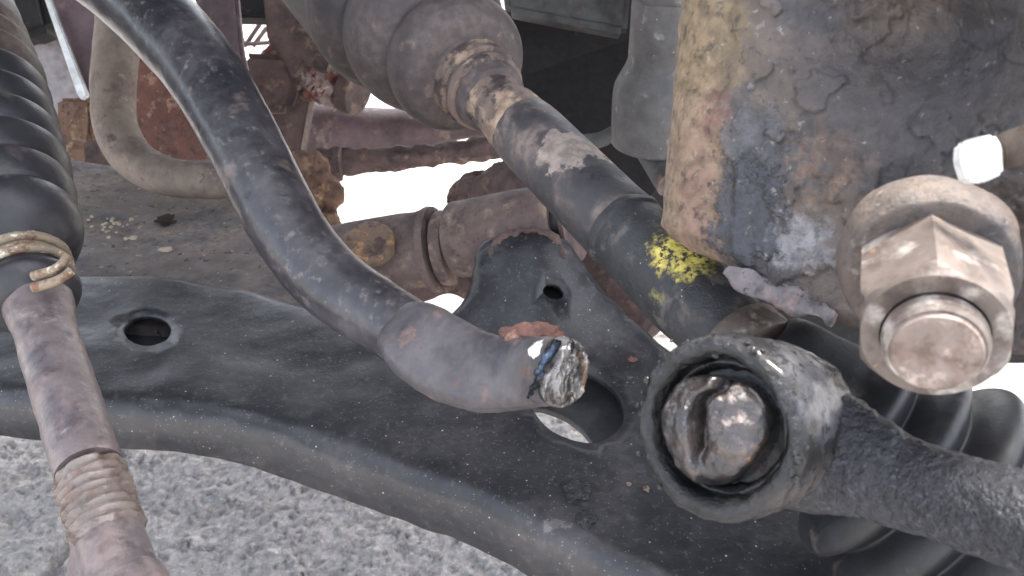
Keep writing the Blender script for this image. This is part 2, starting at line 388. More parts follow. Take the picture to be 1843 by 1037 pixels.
M['housing'] = mat('greasy_grey_housing', srgb(17, 17, 19), .2, layers=[
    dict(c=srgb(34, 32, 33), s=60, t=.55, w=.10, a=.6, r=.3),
    dict(k='spot', at=tuple(hc), rad=.0125, c=srgb(120, 121, 126), r=.6, rag=1.4, s=220, a=.8, soft=.6),  # dusty frosting, made paler to paint in the light on this side
    dict(k='spot', at=tuple(P(1420, 900, .165)), rad=.014, c=srgb(92, 84, 80), r=.5, rag=1.2, s=120, a=.7, soft=.6),
    dict(c=srgb(20, 20, 22), s=330, t=.58, w=.05, r=.2, a=.9)], bumps=[(420, .0013, 4), (1500, .0004)], coat=.3)
M['linkrod'] = mat('grainy_black_link_coating', srgb(42, 42, 46), .38, layers=[
    dict(c=srgb(84, 86, 94), s=900, t=.59, w=.06, a=.6, r=.4), dict(c=srgb(30, 30, 33), s=480, t=.56, w=.08, a=.7, r=.3)], bumps=[(700, .0012, 4)])
M['stud'] = mat('broken_stud_steel', srgb(84, 77, 74), .26, .7, layers=[
    dict(c=srgb(34, 32, 34), s=110, t=.52, w=.10, r=.22, m=.1), dict(c=srgb(150, 118, 92), s=110, t=.64, w=.06, r=.35, a=.8)], bumps=[(420, .0007, 3), (1300, .0002)], coat=.7)
M['rubber'] = mat('black_rubber_seal', srgb(34, 33, 35), .45, layers=[dict(c=srgb(56, 54, 56), s=90, t=.55, w=.1)], bumps=[(700, .0002)])
M['tar'] = mat('black_tar_lump', srgb(32, 32, 34), .28, layers=[dict(c=srgb(84, 84, 90), s=300, t=.62, w=.05)], bumps=[(900, .0006)])
M['stone'] = mat('pale_grit', srgb(196, 180, 156), .85, bumps=[(900, .0003)])
M['soil'] = mat('dark_soil_clod', srgb(62, 54, 50), .95, bumps=[(900, .0008)])
M['palegrey'] = mat('pale_grey_sheet', srgb(158, 152, 152), .7, layers=[dict(c=srgb(120, 112, 112), s=20, t=.56, w=.1)])
M['flake'] = mat('lifting_scale', srgb(108, 101, 102), .5, layers=[dict(c=srgb(70, 66, 70), s=120, t=.54, w=.07), dict(c=srgb(134, 112, 104), s=90, t=.6, w=.06), dict(c=srgb(36, 34, 36), s=330, t=.62, w=.04)], bumps=[(600, .0005)])
M['braid'] = mat('rusty_flex_mesh', srgb(170, 150, 144), .7, .1, layers=[dict(c=srgb(130, 84, 72), s=60, t=.55, w=.06), dict(c=srgb(200, 186, 180), s=120, t=.62, w=.05)], bumps=[(500, .0005)])

# ------------------------------------------------------------------ the setting: ground
def build_ground():
    def axis(lo, hi, step, far):
        a = []; x = lo; s = step*2
        while x > -far: x -= s; a.append(max(x, -far)); s *= 1.5
        a = a[::-1]; n = int((hi-lo)/step)
        a += [lo+step*i for i in range(n+1)]
        x = a[-1]; s = step*2
        while x < far: x += s; a.append(min(x, far)); s *= 1.5
        return a
    xs = axis(-.66, .12, .0024, 60); ys = axis(.36, .80, .0024, 60)
    V = []
    crack = lambda y: -.335-.10*(y-.5)+.012*noise.noise((y*30, 1.7, 0))+.004*noise.noise((y*130, 4.7, 0))
    for y in ys:
        for x in xs:
            z = 0
            if -.70 < x < .16 and .32 < y < .84:
                p = Vector((x, y, 0))
                dd, _ = noise.voronoi(p*175, distance_metric='DISTANCE')
                dd2, _ = noise.voronoi(p*360+Vector((3, 1, 5)), distance_metric='DISTANCE')
                e1 = min(1, (dd[1]-dd[0])*3.2)
                z = .0036*e1*(.45+.7*noise.cell(p*175))+.0030*(.45-min(dd2[0], .8))+.004*noise.noise(p*20)+.0020*noise.noise(p*75)+.0014*noise.noise(p*190)
                c = abs(x-crack(y))
                z -= .013*math.exp(-(c/.0055)**2)
                if x < crack(y): z += .006*sst(0, .02, c)*(.6+.8*noise.noise(p*45))
            V.append((x, y, z))
    nx = len(xs)
    F = [(j*nx+i, j*nx+i+1, (j+1)*nx+i+1, (j+1)*nx+i) for j in range(len(ys)-1) for i in range(nx-1)]
    o = mesh_obj('ground', V, F, M['asphalt']); o['kind'] = 'structure'
build_ground()

def panel(name, pts, nrm, th, m, parent=None, bev=.002):
    "a flat plate: corner points and thickness along nrm, edges bevelled"
    n = len(pts); nv = Vector(nrm).normalized()*th
    V = [Vector(p) for p in pts]+[Vector(p)+nv for p in pts]
    F = [tuple(range(n)), tuple(range(2*n-1, n-1, -1))]+[(i, (i+1) % n, n+(i+1) % n, n+i) for i in range(n)]
    me = bpy.data.meshes.new(name); me.from_pydata(V, [], F)
    bm = bmesh.new(); bm.from_mesh(me); bmesh.ops.recalc_face_normals(bm, faces=bm.faces)
    if bev: bmesh.ops.bevel(bm, geom=list(bm.edges), offset=bev, segments=2, affect='EDGES', clamp_overlap=True)
    bm.to_mesh(me); bm.free(); me.materials.append(m)
    o = bpy.data.objects.new(name, me); COL.objects.link(o)
    if parent: o.parent = parent
    return o

# car floor out of view, placed and cut to shade parts and admit sun
cf = thing('unseen_underbody', 'unseen black car floor placed to shade the suspension parts', 'underbody')
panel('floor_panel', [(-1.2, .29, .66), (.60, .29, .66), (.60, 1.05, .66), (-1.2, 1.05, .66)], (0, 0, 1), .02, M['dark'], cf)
panel('side_blocker', [(.42, .50, .20), (.42, 1.0, .20), (.42, 1.0, .655), (.42, .50, .655)], (1, 0, 0), .012, M['dark'], cf)  # added upright sheet out of view, blocks light from the right
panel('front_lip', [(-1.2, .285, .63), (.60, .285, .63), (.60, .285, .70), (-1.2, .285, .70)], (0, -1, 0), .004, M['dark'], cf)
# inner fender behind the shaft and the grey tube
fi = thing('inner_fender', 'black inner fender panel behind the grey damper tube', 'panel')
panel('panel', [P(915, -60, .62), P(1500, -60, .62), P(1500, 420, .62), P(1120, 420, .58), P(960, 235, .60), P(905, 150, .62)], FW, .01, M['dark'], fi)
panel('added_lower_panel', [P(1290, 380, .60), P(1900, 380, .60), P(1900, 655, .60), P(1500, 650, .60), P(1290, 600, .60)], FW, .01, M['dark'], fi)  # added dark sheet, hides the bright ground behind boot and nut
o = panel('reinforcement', [P(900, -60, .56), P(1140, -60, .56), P(1130, 60, .56), P(1020, 40, .56), P(910, 18, .56)], FW, .02, M['darkgrey'], fi, .004)

# ------------------------------------------------------------------ lower control arm
def arm_z(x, y):
    return .305+.034*sst(.275, .350, y)*sst(-.055, -.005, x)+.012*sst(.255, .325, y)*math.exp(-((x-.012)/.019)**2)
def build_arm():
    t = thing('lower_control_arm', 'wide black stamped lower control arm with two punched holes crossing the picture', 'control arm')
    # outline pixels with the depth of the turned-down skirt (m)
    out = [(-170, 668, .018), (0, 682, .018), (200, 700, .018), (330, 708, .018), (450, 728, .019), (600, 771, .019), (750, 822, .019), (860, 860, .019),
           (960, 904, .019), (1090, 966, .019), (1250, 1042, .019), (1500, 1180, .018), (1720, 1150, .018), (1650, 1010, .016), (1500, 890, .016), (1380, 800, .016),
           (1260, 700, .016), (1195, 640, .016), (1120, 575, .016), (1060, 512, .016), (1015, 450, .016), (992, 424, .016), (945, 416, .016), (900, 428, .016),
           (893, 452, .016), (878, 500, .016), (845, 548, .016), (800, 582, .016), (735, 606, .016), (650, 596, .016), (560, 566, .016), (440, 531, .016), (330, 511, .016),
           (250, 502, .016), (135, 502, .016), (0, 508, .016), (-170, 530, .016)]
    closed = [out[-1]]+out+[out[0], out[1]]
    sm = []
    for i in range(1, len(closed)-2):
        a, b, c, d = closed[i-1:i+3]
        for k in range(8):
            u = k/8
            sm.append(tuple(.5*((2*q)+(-p+r)*u+(2*p-5*q+4*r-s)*u*u+(-p+3*q-3*r+s)*u**3) for p, q, r, s in zip(a, b, c, d)))
    # sm[0] starts at out[0]
    loop = [on_z(p[0], p[1], arm_z) for p in sm]; sk = [p[2] for p in sm]
    def ell(cx, cy, a, b, rot, n=48):
        r = math.radians(rot); L = []
        for k in range(n):
            th = 2*PI*k/n; x, y = a*math.cos(th), b*math.sin(th)
            L.append((cx+x*math.cos(r)-y*math.sin(r), cy+x*math.sin(r)+y*math.cos(r)))
        return L
    holes_px = [ell(265, 594, 43, 30, 2), ell(1037, 727, 90, 64, 24), ell(996, 525, 20, 13, 15, 28)]
    holes = [[on_z(x, y, arm_z) for x, y in h] for h in holes_px]
    V, F = fill([loop]+holes, arm_z, .006)
    n = len(loop)
    # turned-down rim all round
    area = sum(loop[i].x*loop[(i+1) % n].y-loop[(i+1) % n].x*loop[i].y for i in range(n))
    sg = 1 if area > 0 else -1
    nrm = []
    for i in range(n):
        d = loop[(i+2) % n]-loop[i-2]; d.z = 0; d.normalize()
        nrm.append(Vector((d.y, -d.x, 0))*sg)
    R = .0090; prev = list(range(n))
    steps = [(R*math.sin(a), R*(1-math.cos(a))) for a in [math.radians(q) for q in (15, 30, 45, 60, 75)]]
    for j, (o_, dn) in enumerate(steps+[(R*1.0, None), (R*1.02, 'b')]):
        cur = []
        for i in range(n):
            dz = dn if isinstance(dn, float) else (max(sk[i]*.6, R*.99) if dn is None else sk[i]+.004*.5)
            cur.append(len(V)); V.append(loop[i]+nrm[i]*o_-Vector((0, 0, dz)))
        for i in range(n): F.append((prev[i], prev[(i+1) % n], cur[(i+1) % n], cur[i]))
        prev = cur
    pl = mesh_obj('top_plate', V, F, M['arm'], t)
    if pl.data.polygons[0].normal.z < 0: pl.data.flip_normals()
    lump(pl, (12, .0003))
    so_ = pl.modifiers.new('thickness', 'SOLIDIFY'); so_.thickness = .0032; so_.offset = -1; so_.use_even_offset = False
    # rolled lip round the big hole and lower half of the box section
    lz = lambda x, y: arm_z(x, y)-.0175
    lowloop = [loop[i]+nrm[i]*R*.2-Vector((0, 0, .0175)) for i in range(0, n, 2)]
    lowloop = [Vector((p.x, p.y, lz(p.x, p.y))) for p in lowloop]
    lh = [on_z(x, y, lz) for x, y in ell(985, 800, 92, 60, 24)]
    V2, F2 = fill([lowloop, lh], lz, .012)
    lo = mesh_obj('lower_plate', V2, F2, M['armlow'], t)
    s2 = lo.modifiers.new('thickness', 'SOLIDIFY'); s2.thickness = .003
    # bushing sleeve at the end of the horn
    A = P(822, 432, .399); B = P(1022, 400, .378); ax = B-A; Ln = ax.length
    lathe('bushing_sleeve', A, ax, [(0, .012), (0, .0165), (.001, .0172), (Ln*.5, .0176), (Ln-.004, .0176), (Ln-.003, .0170), (Ln-.003, .0125)], M['rustpale'], t, 72)
    lump(t.children[-1], (120, .0006), (40, .0008))
    lathe('bushing_rubber', A, ax, [(Ln-.006, .0060), (Ln-.0055, .0145), (Ln+.001, .0140), (Ln+.003, .006)], M['rubber'], t, 48)
    lathe('bushing_washer', A, ax, [(Ln+.0015, .005), (Ln+.0015, .0172), (Ln+.0032, .0172), (Ln+.0032, .005)], M['rust'], t, 56)
    # weld bead between sleeve and horn
    wp = []
    for x, y, h in [(882, 474, 7), (886, 448, 8), (902, 428, 8), (935, 418, 9), (965, 417, 9), (994, 426, 8), (1010, 448, 7), (1016, 466, 6)]:
        q = on_z(x, y, arm_z); wp.append((x, y, (q-CAM).dot(FW)+.0005, h))
    sweep('weld_bead', [(a, b, c, d*.7) for a, b, c, d in wp], M['rust'], t, 10, 16)
    lump(t.children[-1], (300, .0012), (120, .001))
    # rust scabs and tar lumps stuck on the paint
    def blob(name, px, py, r, flat, m, sc=220, amp=.4, yst=1.0, zf=arm_z):
        c = on_z(px, py, zf); bm = bmesh.new(); bmesh.ops.create_icosphere(bm, subdivisions=4, radius=1)
        for v in bm.verts:
            k = 1+amp*fbm(v.co*1.6+Vector((px, py, 0)), 4)
            v.co = Vector((v.co.x*r*k, v.co.y*r*k*yst, v.co.z*r*flat*k))+c
        me = bpy.data.meshes.new(name); bm.to_mesh(me); bm.free(); me.materials.append(m)
        me.polygons.foreach_set('use_smooth', [True]*len(me.polygons))
        o = bpy.data.objects.new(name, me); COL.objects.link(o); return o
    for (px, py, r, fl, mm, nm) in [(1137, 645, .0024, .25, 'rustred', 'rust_scab'), (1133, 681, .0013, .25, 'rust', 'rust_scab'), (1037, 886, .0047, .45, 'tar', 'tar_lump'),
                                    (1056, 938, .0036, .5, 'tar', 'tar_lump'), (944, 888, .0028, .2, 'tar', 'tar_lump'), (1163, 880, .0011, .5, 'clamp', 'rust_scab'), (1132, 872, .0009, .5, 'clamp', 'rust_scab')]:
        blob(nm, px, py, r, fl, M[mm]).parent = t
    set_origin_base(t)
    return blob
blob = build_arm()

# ------------------------------------------------------------------ subframe: deck, bracket, bolts
def deck_z(x, y): return .292+.010*sst(-.20, -.34, x)
def build_subframe():
    t = thing('subframe', 'dusty brown subframe sheet and bracket behind the black control arm', 'subframe')
    out = [(60, 285), (160, 292), (300, 318), (410, 343), (424, 356), (448, 396), (500, 412), (530, 418), (560, 420), (640, 470), (700, 540), (720, 600), (640, 640), (400, 600), (100, 560), (40, 420)]
    ring = [on_z(x, y, deck_z) for x, y in catmull([(float(a), float(b)) for a, b in out+[out[0]]], 5)[:-1]]
    V, F = fill([ring], lambda x, y: deck_z(x, y)+.0025*noise.noise(Vector((x, y, 0))*22)+.0006*noise.noise(Vector((x, y, 0))*120), .006)
    o = mesh_obj('deck', V, F, M['deck'], t)
    if o.data.polygons[0].normal.z < 0: o.data.flip_normals()
    s = o.modifiers.new('thickness', 'SOLIDIFY'); s.thickness = .02; s.offset = -1
    # bracket housing that carries the bushing
    A = P(560, 480, .432); B = P(806, 446, .412); ax = B-A; Ln = ax.length
    sq = lambda th: 1.0+.055*math.cos(4*th+.6)
    lathe('bracket_housing', A, ax, [(0, .012), (.001, .0165), (Ln*.35, .0180), (Ln*.72, .0182), (Ln*.82, .0178), (Ln*.88, .0186), (Ln*.9, .0185)], M['rustpale'], t, 80, shape=sq)
    lump(t.children[-1], (60, .0012), (25, .0015))
    lathe('bracket_flange', A, ax, [(Ln*.88, .008), (Ln*.88, .0200), (Ln*.905, .0204), (Ln*.93, .0200), (Ln*.93, .008)], M['rustpale'], t, 64)
    lathe('bracket_flange', A, ax, [(Ln*.955, .008), (Ln*.955, .0170), (Ln*.985, .0178), (Ln*1.03, .0172), (Ln*1.04, .012), (Ln*1.04, .008)], M['rustpale'], t, 64)
    for o in t.children[-2:]: lump(o, (90, .0006))
    c = P(664, 430, .3935); nn = (CAM-c).normalized()*.55+Vector((0, 0, .75))+Vector((-.12, 0, 0))
    lathe('bolt_head', c-nn.normalized()*.006, nn, [(0, .0115), (.004, .0112), (.0052, .0104), (.0058, .0098), (.0054, .0088), (.0054, .0)], M['bolthead'], t, 56, sharp_ang=60)
    # gusset below the bracket and rear leg running off to the right
    sweep('gusset', [(600, 520, .43, 40), (690, 510, .425, 44), (800, 500, .42, 30), (850, 520, .418, 22)], M['rust'], t, 8, 32)
    lump(t.children[-1], (60, .0014))
    sweep('rear_leg', [(1000, 420, .45, 44), (1060, 470, .43, 58), (1110, 520, .41, 54), (1150, 556, .395, 40), (1182, 588, .388, 22)], M['rust'], t, 10, 40, thick=.8)
    lump(t.children[-1], (120, .0016), (40, .002))
    set_origin_base(t)
build_subframe()
tag(blob('soil_clod', 297, 397, .0042, .5, M['soil'], amp=.9, zf=lambda x, y: deck_z(x, y)+.001), 'dark crumbly soil clod lying on the dusty subframe sheet', 'soil clod')
tag(blob('leaf_scrap', 298, 449, .0036, .12, M['stone'], amp=.3, yst=.7, zf=lambda x, y: deck_z(x, y)+.002), 'larger pale leaf scrap on the subframe sheet below the soil clod', 'leaf scrap')
tag(blob('leaf_scrap', 240, 428, .0021, .3, M['stone'], amp=.4, zf=lambda x, y: deck_z(x, y)+.002), 'smaller pale leaf scrap on the subframe sheet nearer the bellows boot', 'leaf scrap')
gr = []
for i in range(26):
    gr.append(blob('grit', random.gauss(195, 25), 405+random.gauss(0, 9), random.uniform(.0005, .0011), .7, M['stone'], amp=.5, zf=lambda x, y: deck_z(x, y)+.002))
def join(objs, name):
    bm = bmesh.new()
    for o in objs: bm.from_mesh(o.data)
    me = bpy.data.meshes.new(name); bm.to_mesh(me); me.materials.append(objs[0].data.materials[0]); bm.free()
    for o in objs: bpy.data.objects.remove(o)
    r = bpy.data.objects.new(name, me); COL.objects.link(r); return r
g = join(gr, 'grit'); g['kind'] = 'stuff'; tag(g, 'scatter of tan grit on the subframe sheet beside the bellows boot', 'grit')

# ------------------------------------------------------------------ stabilizer bar, snapped off
def build_bar():
    t = thing('stabilizer_bar', 'scuffed black stabilizer bar curving down to a snapped bright end', 'stabilizer bar')
    o = sweep('bar', [(120, -90, .40, 66), (215, -25, .37, 68), (300, 52, .345, 70), (372, 140, .325, 69), (430, 240, .31, 67), (480, 340, .297, 67), (535, 438, .286, 67), (605, 516, .276, 66),
               (690, 572, .266, 64), (755, 612, .258, 62), (800, 640, .253, 56)], M['bar'], t, 16, 56)
    lump(o, (45, .0003), (260, .0001))
    TILT = math.radians(-12)
    pts = [(710, 587, .2530, 22, 14), (718, 592, .2510, 46, 28), (736, 602, .2475, 62, 38), (768, 622, .2435, 72, 42), (818, 652, .238, 74, 41), (870, 670, .232, 70, 39), (925, 672, .2255, 66, 38), (972, 668, .219, 63, 39), (1008, 669, .2115, 62, 44)]
    o = sweep('flattened_end', pts, M['paddle'], t, 14, 96, power=3.2, tilt=TILT)
    lump(o, (50, .0006), (300, .0002))
    # torn face
    p0, p1 = P(*pts[-2][:3]), P(*pts[-1][:3]); T = (p1-p0).normalized(); c = p1
    view = (c-CAM).normalized(); B = view.cross(T).normalized(); N = T.cross(B).normalized()
    B, N = B*math.cos(TILT)+N*math.sin(TILT), N*math.cos(TILT)-B*math.sin(TILT)
    a, b = PX(62, .2115), PX(46, .2115); V, F = [], []; rings, seg = 26, 72
    for i in range(rings+1):
        rr = 1.03*i/rings
        for k in range(seg):
            th = 2*PI*k/seg; cs, sn = math.cos(th), math.sin(th); e = 2/2.5
            x = a*rr*math.copysign(abs(cs)**e, cs); y = b*rr*math.copysign(abs(sn)**e, sn)
            q = Vector((x*90, y*520, 1.3))
            h = .0034*noise.ridged_multi_fractal(q, 1, 2, 3, 1, 2)*.5+.0005*fbm(Vector((x*700, y*1400, 2)), 3)-.0008
            h += .0030*sst(.3, -1, y/b)-.0012
            h = h*1.5+.0025; h *= 1-.9*sst(.88, 1.03, rr)
            V.append(c+B*x+N*y+T*(h+.0006))
    for i in range(rings):
        for k in range(seg): F.append((i*seg+k, i*seg+(k+1) % seg, (i+1)*seg+(k+1) % seg, (i+1)*seg+k))
    o = mesh_obj('fracture_face', V, F, M['break'], t); o['label'] = 'bright torn metal face of the snapped bar'
    # raised lip along the tear, coloured as a bluish highlight, and the rusty lump on top of the end
    o = sweep('torn_lip', [(1004, 612, .2065, 5), (990, 634, .2050, 7), (974, 664, .2050, 7), (960, 698, .2065, 6), (950, 716, .209, 3)], M['bluelip'], t, 10, 20)
    lump(o, (400, .0008), (120, .0008))
    for (px, py, d, r) in [(962, 604, .226, .0042), (930, 602, .23, .003)]:
        bm = bmesh.new(); bmesh.ops.create_icosphere(bm, subdivisions=4, radius=1); cc = P(px, py, d)
        for v in bm.verts: v.co = cc+Vector((v.co.x*r*1.5, v.co.y*r, v.co.z*r*.7))*(1+.35*fbm(v.co*1.5+Vector((px, 0, 0)), 4))
        me = bpy.data.meshes.new('rust_lump'); bm.to_mesh(me); bm.free(); me.materials.append(M['rustred']); me.polygons.foreach_set('use_smooth', [True]*len(me.polygons))
        q = bpy.data.objects.new('rust_lump', me); COL.objects.link(q); q.parent = t
    set_origin_base(t)
build_bar()

# ------------------------------------------------------------------ drive axle
def build_axle():
    t = thing('drive_axle', 'drive axle shaft with ribbed rubber boots and a yellow paint mark', 'drive axle')
    A = P(868, 160, .345); B = P(1270, 560, .252); ax = (B-A); Ln = ax.length; u = ax.normalized()
    r0 = .0121
    pf = smooth_prof([(-.02, r0*.92), (.0, r0*.95), (.012, r0*.93), (.024, r0*.98), (.034, r0*1.02)], 6)
    o = lathe('rusty_shaft_end', A, ax, pf, M['shaftrust'], t, 72); lump(o, (90, .0009), (300, .0003))
    s1 = .0345
    o = lathe('shaft', A, ax, [(s1-.001, r0*.9), (s1-.001, r0*1.05), (s1+.001, r0*1.07), (Ln*.3, r0*1.08), (Ln*.66, r0*1.08), (Ln*.69, r0*1.10), (Ln*.7, r0*1.08)], M['shaft'], t, 80); lump(o, (30, .0004), (200, .0001))
    o = lathe('collar', A, ax, [(Ln*.7, r0*1.02), (Ln*.7, r0*1.09), (Ln*.705, r0*1.12), (Ln*.72, r0*1.12), (Ln*.725, r0*1.06), (Ln*.95, r0*1.10), (Ln*1.02, r0*1.04), (Ln*1.08, r0*.98), (Ln*1.11, r0*.97)], M['shaftband'], t, 80); lump(o, (150, .0004))
    # inboard boot
    bp = [(.010, .0132), (.006, .0140), (.0, .0146), (-.006, .0156), (-.010, .0162), (-.0108, .0185), (-.0125, .0235), (-.017, .0272), (-.023, .0285), (-.029, .0278), (-.033, .0260), (-.036, .0262), (-.040, .0305), (-.047, .0340),
          (-.055, .0352), (-.062, .0344), (-.066, .0328), (-.069, .0330), (-.073, .0368), (-.080, .0402), (-.088, .0410), (-.095, .0405), (-.12, .0400), (-.17, .0400)]
    o = lathe('inner_boot', A, ax, smooth_prof(bp, 5), M['boot'], t, 96, sharp_ang=80)
    for s, w_, r in ((-.005, .0035, .0164), (.003, .002, .0152)):
        o = lathe('boot_band', A, ax, [(s-w_, r-.002), (s-w_, r), (s-w_+.0006, r+.0006), (s+w_-.0006, r+.0004), (s+w_, r-.0004), (s+w_, r-.003)], M['shaftrust'], t, 72); lump(o, (200, .0003))
    # outboard clamp ring with its punched slots, then the boot
    C = A+u*(Ln*1.095)
    o = lathe('outer_clamp', C, ax, [(0, r0*.98), (0, r0*1.08), (.0006, r0*1.12), (.0085, r0*1.14), (.0092, r0*1.1), (.0092, r0*.98)], M['nut'], t, 80)
    for (px, py) in ((1362, 563), (1338, 583)):
        q = P(px, py, .25); k = q-C; s = k.dot(u); rad = (k-u*s).normalized(); ctr = C+u*.0045+rad*(r0*1.125)
        lathe('clamp_slot', ctr, rad, [(0, .0018), (.0009, .0018), (.0012, .0014), (.0004, .0010), (.0004, 0)], M['rustorange'], o, 20)
    D = C+u*.009
    ob = [(.0, .0140), (.002, .0160), (.006, .0174), (.012, .0185), (.018, .0200), (.022, .0212)]
    x = .022; rr = .0215
    for k in range(7):
        ob += [(x+.0026, rr+.0024), (x+.0056, rr+.0052), (x+.0084, rr+.0046), (x+.0110, rr+.0010), (x+.0128, rr+.0002)]; x += .0128; rr += .0036 if k < 4 else .0012
    ob += [(x+.004, rr+.002), (x+.02, rr+.002)]
    dC = (C-CAM).dot(FW); bend = P(1630, 790, dC-.006)-P(1375, 590, dC)
    lathe('outer_boot', D-bend.normalized()*.001, bend, smooth_prof(ob, 5), M['bootblack'], t, 96, sharp_ang=80)
    set_origin_base(t)
build_axle()

# ------------------------------------------------------------------ tie rod on the left
def build_tie():
    t = thing('tie_rod', 'rusty threaded tie rod coming out of a black bellows boot', 'tie rod')
    A = P(66, 545, .300); B = P(196, 960, .232); ax = B-A; u = ax.normalized(); Ln = ax.length
    r = .0098
    o = lathe('rod', A, ax, smooth_prof([(-.03, .0106), (-.008, .0110), (.001, .0112), (.008, .0104), (.016, .0097), (.03, .0094), (Ln*.6, .0092), (Ln*.78, .0090)], 6), M['rod'], t, 64); lump(o, (70, .0005), (260, .0002))
    pr = []; s = Ln*.78; n = 8; pit = .0031
    for i in range(n):
        pr += [(s+i*pit, .0081), (s+i*pit+pit*.12, .0082), (s+i*pit+pit*.42, .0095), (s+i*pit+pit*.62, .0096), (s+i*pit+pit*.9, .0083)]
    pr += [(s+n*pit, .0082)]
    du, dv, _ = frame_of(ax)
    o = lathe('thread', A, ax, pr, M['thread'], t, 64, wob=lambda s_, th: (.0001*math.sin(5*th+s_*900), .5*pit*math.sin(th)), sharp_ang=80)
    e = s+n*pit
    o = lathe('rod_end', A, ax, smooth_prof([(e-.004, .0080), (e-.001, .0083), (e+.008, .0086), (e+.016, .0088), (e+.0165, .0100), (e+.03, .0108), (e+.05, .0112)], 5), M['rod'], t, 64); lump(o, (90, .0002))
    q = A+u*(e+.012)-RT*.0085+FW*.004
    o = lathe('lock_nut', q, Vector((-.62, -.55, .35)), [(-.006, .0072), (.003, .0072), (.0042, .0066), (.0046, 0)], M['rod'], t, 48, shape=lambda th: 1-.05*math.cos(6*th)); lump(o, (200, .0004))
    # bellows: axis turns slightly back to the rack
    bu = (P(62, 540, .301)-P(-70, 120, .375)).normalized(); bb = P(52, 528, .303)
    prof = [(.008, .0112), (.004, .0155), (.000, .0165), (-.003, .0150), (-.006, .0142), (-.013, .0142), (-.016, .0155), (-.020, .0205), (-.027, .0238), (-.034, .0240), (-.0365, .0222), (-.039, .0236), (-.044, .0254), (-.049, .0258), (-.0515, .0238), (-.054, .0250)]
    x = -.054; rr = .0262
    for i in range(9):
        prof += [(x-.004, rr+.0004), (x-.008, rr+.0014), (x-.0112, rr+.0008), (x-.0130, rr-.0036), (x-.0148, rr-.0012)]; x -= .0148; rr += .0008 if i < 4 else -.0002
    o = lathe('bellows_boot', bb, bu, smooth_prof(prof, 4), M['bootbrown'], t, 96, sharp_ang=85)
    # wire clamp: two wires with turned-up ears and the band between
    for s_, rr, tl in ((-.0065, .0150, 0), (-.0125, .0152, .4)):
        wires = lathe('clamp_wire', bb, bu, [(s_+.0017*math.cos(a), rr+.0017*math.sin(a)) for a in [2*PI*k/12 for k in range(12)]], M['clamp'], t, 72, closed=True, sharp_ang=180); lump(wires, (300, .0003))
    o = lathe('clamp_band', bb, bu, [(-.0118, .0135), (-.0118, .0146), (-.0075, .0146), (-.0075, .0135)], M['clamp'], t, 64)
    sweep('clamp_ear', [(60, 497, .286, 9, 8), (92, 488, .284, 9, 8), (110, 476, .284, 8, 7), (121, 462, .286, 9, 7)], M['clamp'], t, 8, 20); lump(t.children[-1], (300, .0003))
    sweep('clamp_ear', [(60, 518, .284, 9, 8), (96, 508, .282, 9, 8), (116, 497, .282, 8, 7), (129, 487, .283, 9, 7)], M['clamp'], t, 8, 20); lump(t.children[-1], (300, .0003))
    set_origin_base(t)
build_tie()

# ------------------------------------------------------------------ bent pipe
def build_pipe():
    t = thing('bent_pipe', 'tan dusty pipe bent in a curve above the subframe sheet', 'pipe')
    o = sweep('tube', [(222, -60, .49, 42), (216, 20, .485, 41), (209, 100, .48, 40), (203, 170, .475, 39), (210, 235, .47, 38), (240, 285, .465, 37), (290, 315, .46, 36), (350, 324, .46, 35), (415, 322, .46, 35)], M['pipe'], t, 12, 48)
    lump(o, (40, .0006))
    o = sweep('insert', [(405, 320, .462, 24), (425, 319, .463, 25), (445, 317, .466, 25), (460, 316, .468, 20)], M['rust'], t, 6, 40); lump(o, (90, .001))
    set_origin_base(t)
build_pipe()

# ------------------------------------------------------------------ things further under the car
def sheet(name, px, d0, th, m, parent=None, lab=None, cat=None, slope=(0, 0), bev=.0015):
    "a cut sheet-metal plate facing the wheel arch, its outline in photo pixels; slope tilts its depth"
    pts = [P(x, y, d0+slope[0]*(x-px[0][0])+slope[1]*(y-px[0][1])) for x, y in px]
    o = panel(name, pts, FW, th, m, parent, bev)
    if lab: tag(o, lab, cat)
    return o
t = thing('rusty_bracket', 'red rusty notched bracket plate between bent pipe and stabilizer bar', 'bracket')
sheet('plate', [(255, 60), (300, 70), (330, 130), (345, 150), (375, 165), (420, 230), (420, 300), (300, 292), (250, 290), (235, 200)], .55, .006, M['rustred'], t)
o = sheet('notched_tab', [(262, 90), (296, 122), (312, 120), (318, 132), (306, 146), (312, 176), (340, 205), (380, 215), (440, 220), (440, 100), (330, 20), (270, 20)], .53, .008, M['rustorange'], t)
sheet('lower_flange', [(150, 250), (420, 285), (415, 300), (290, 292), (150, 300)], .57, .02, M['rust'], t)
sweep('stud', [(345, 217, .52, 7), (365, 217, .52, 7), (400, 218, .52, 7)], M['shaftrust'], t, 4, 16)
set_origin_base(t)

t = thing('splash_shield', 'dark brown shield with a bright bare edge beside the bellows boot', 'shield')
sheet('shield', [(70, -40), (190, -40), (186, 60), (172, 180), (150, 178)], .56, .006, M['exhaust'], t)
sheet('bright_edge', [(66, -40), (76, -40), (158, 172), (146, 180), (138, 170)], .552, .004, M['bright'], t, bev=.0008)
set_origin_base(t)
o = sheet('grey_panel', [(20, 60), (130, 60), (150, 200), (140, 260), (60, 260)], .75, .01, M['palegrey'], None, 'pale grey blurred panel seen between bellows boot and shield', 'panel', bev=.003)
o = sheet('rack_mount', [(100, 175), (162, 175), (166, 215), (160, 300), (100, 300)], .60, .02, M['rustorange'], None, 'orange rusty mount with fine ribs beside the bent pipe', 'mount', bev=.003)
sheet('black_hose_bracket', [(-20, -40), (70, -40), (90, 50), (40, 70), (-20, 70)], .7, .03, M['dark'], None, 'black bracket in the top left corner behind the bellows boot', 'bracket', bev=.006)

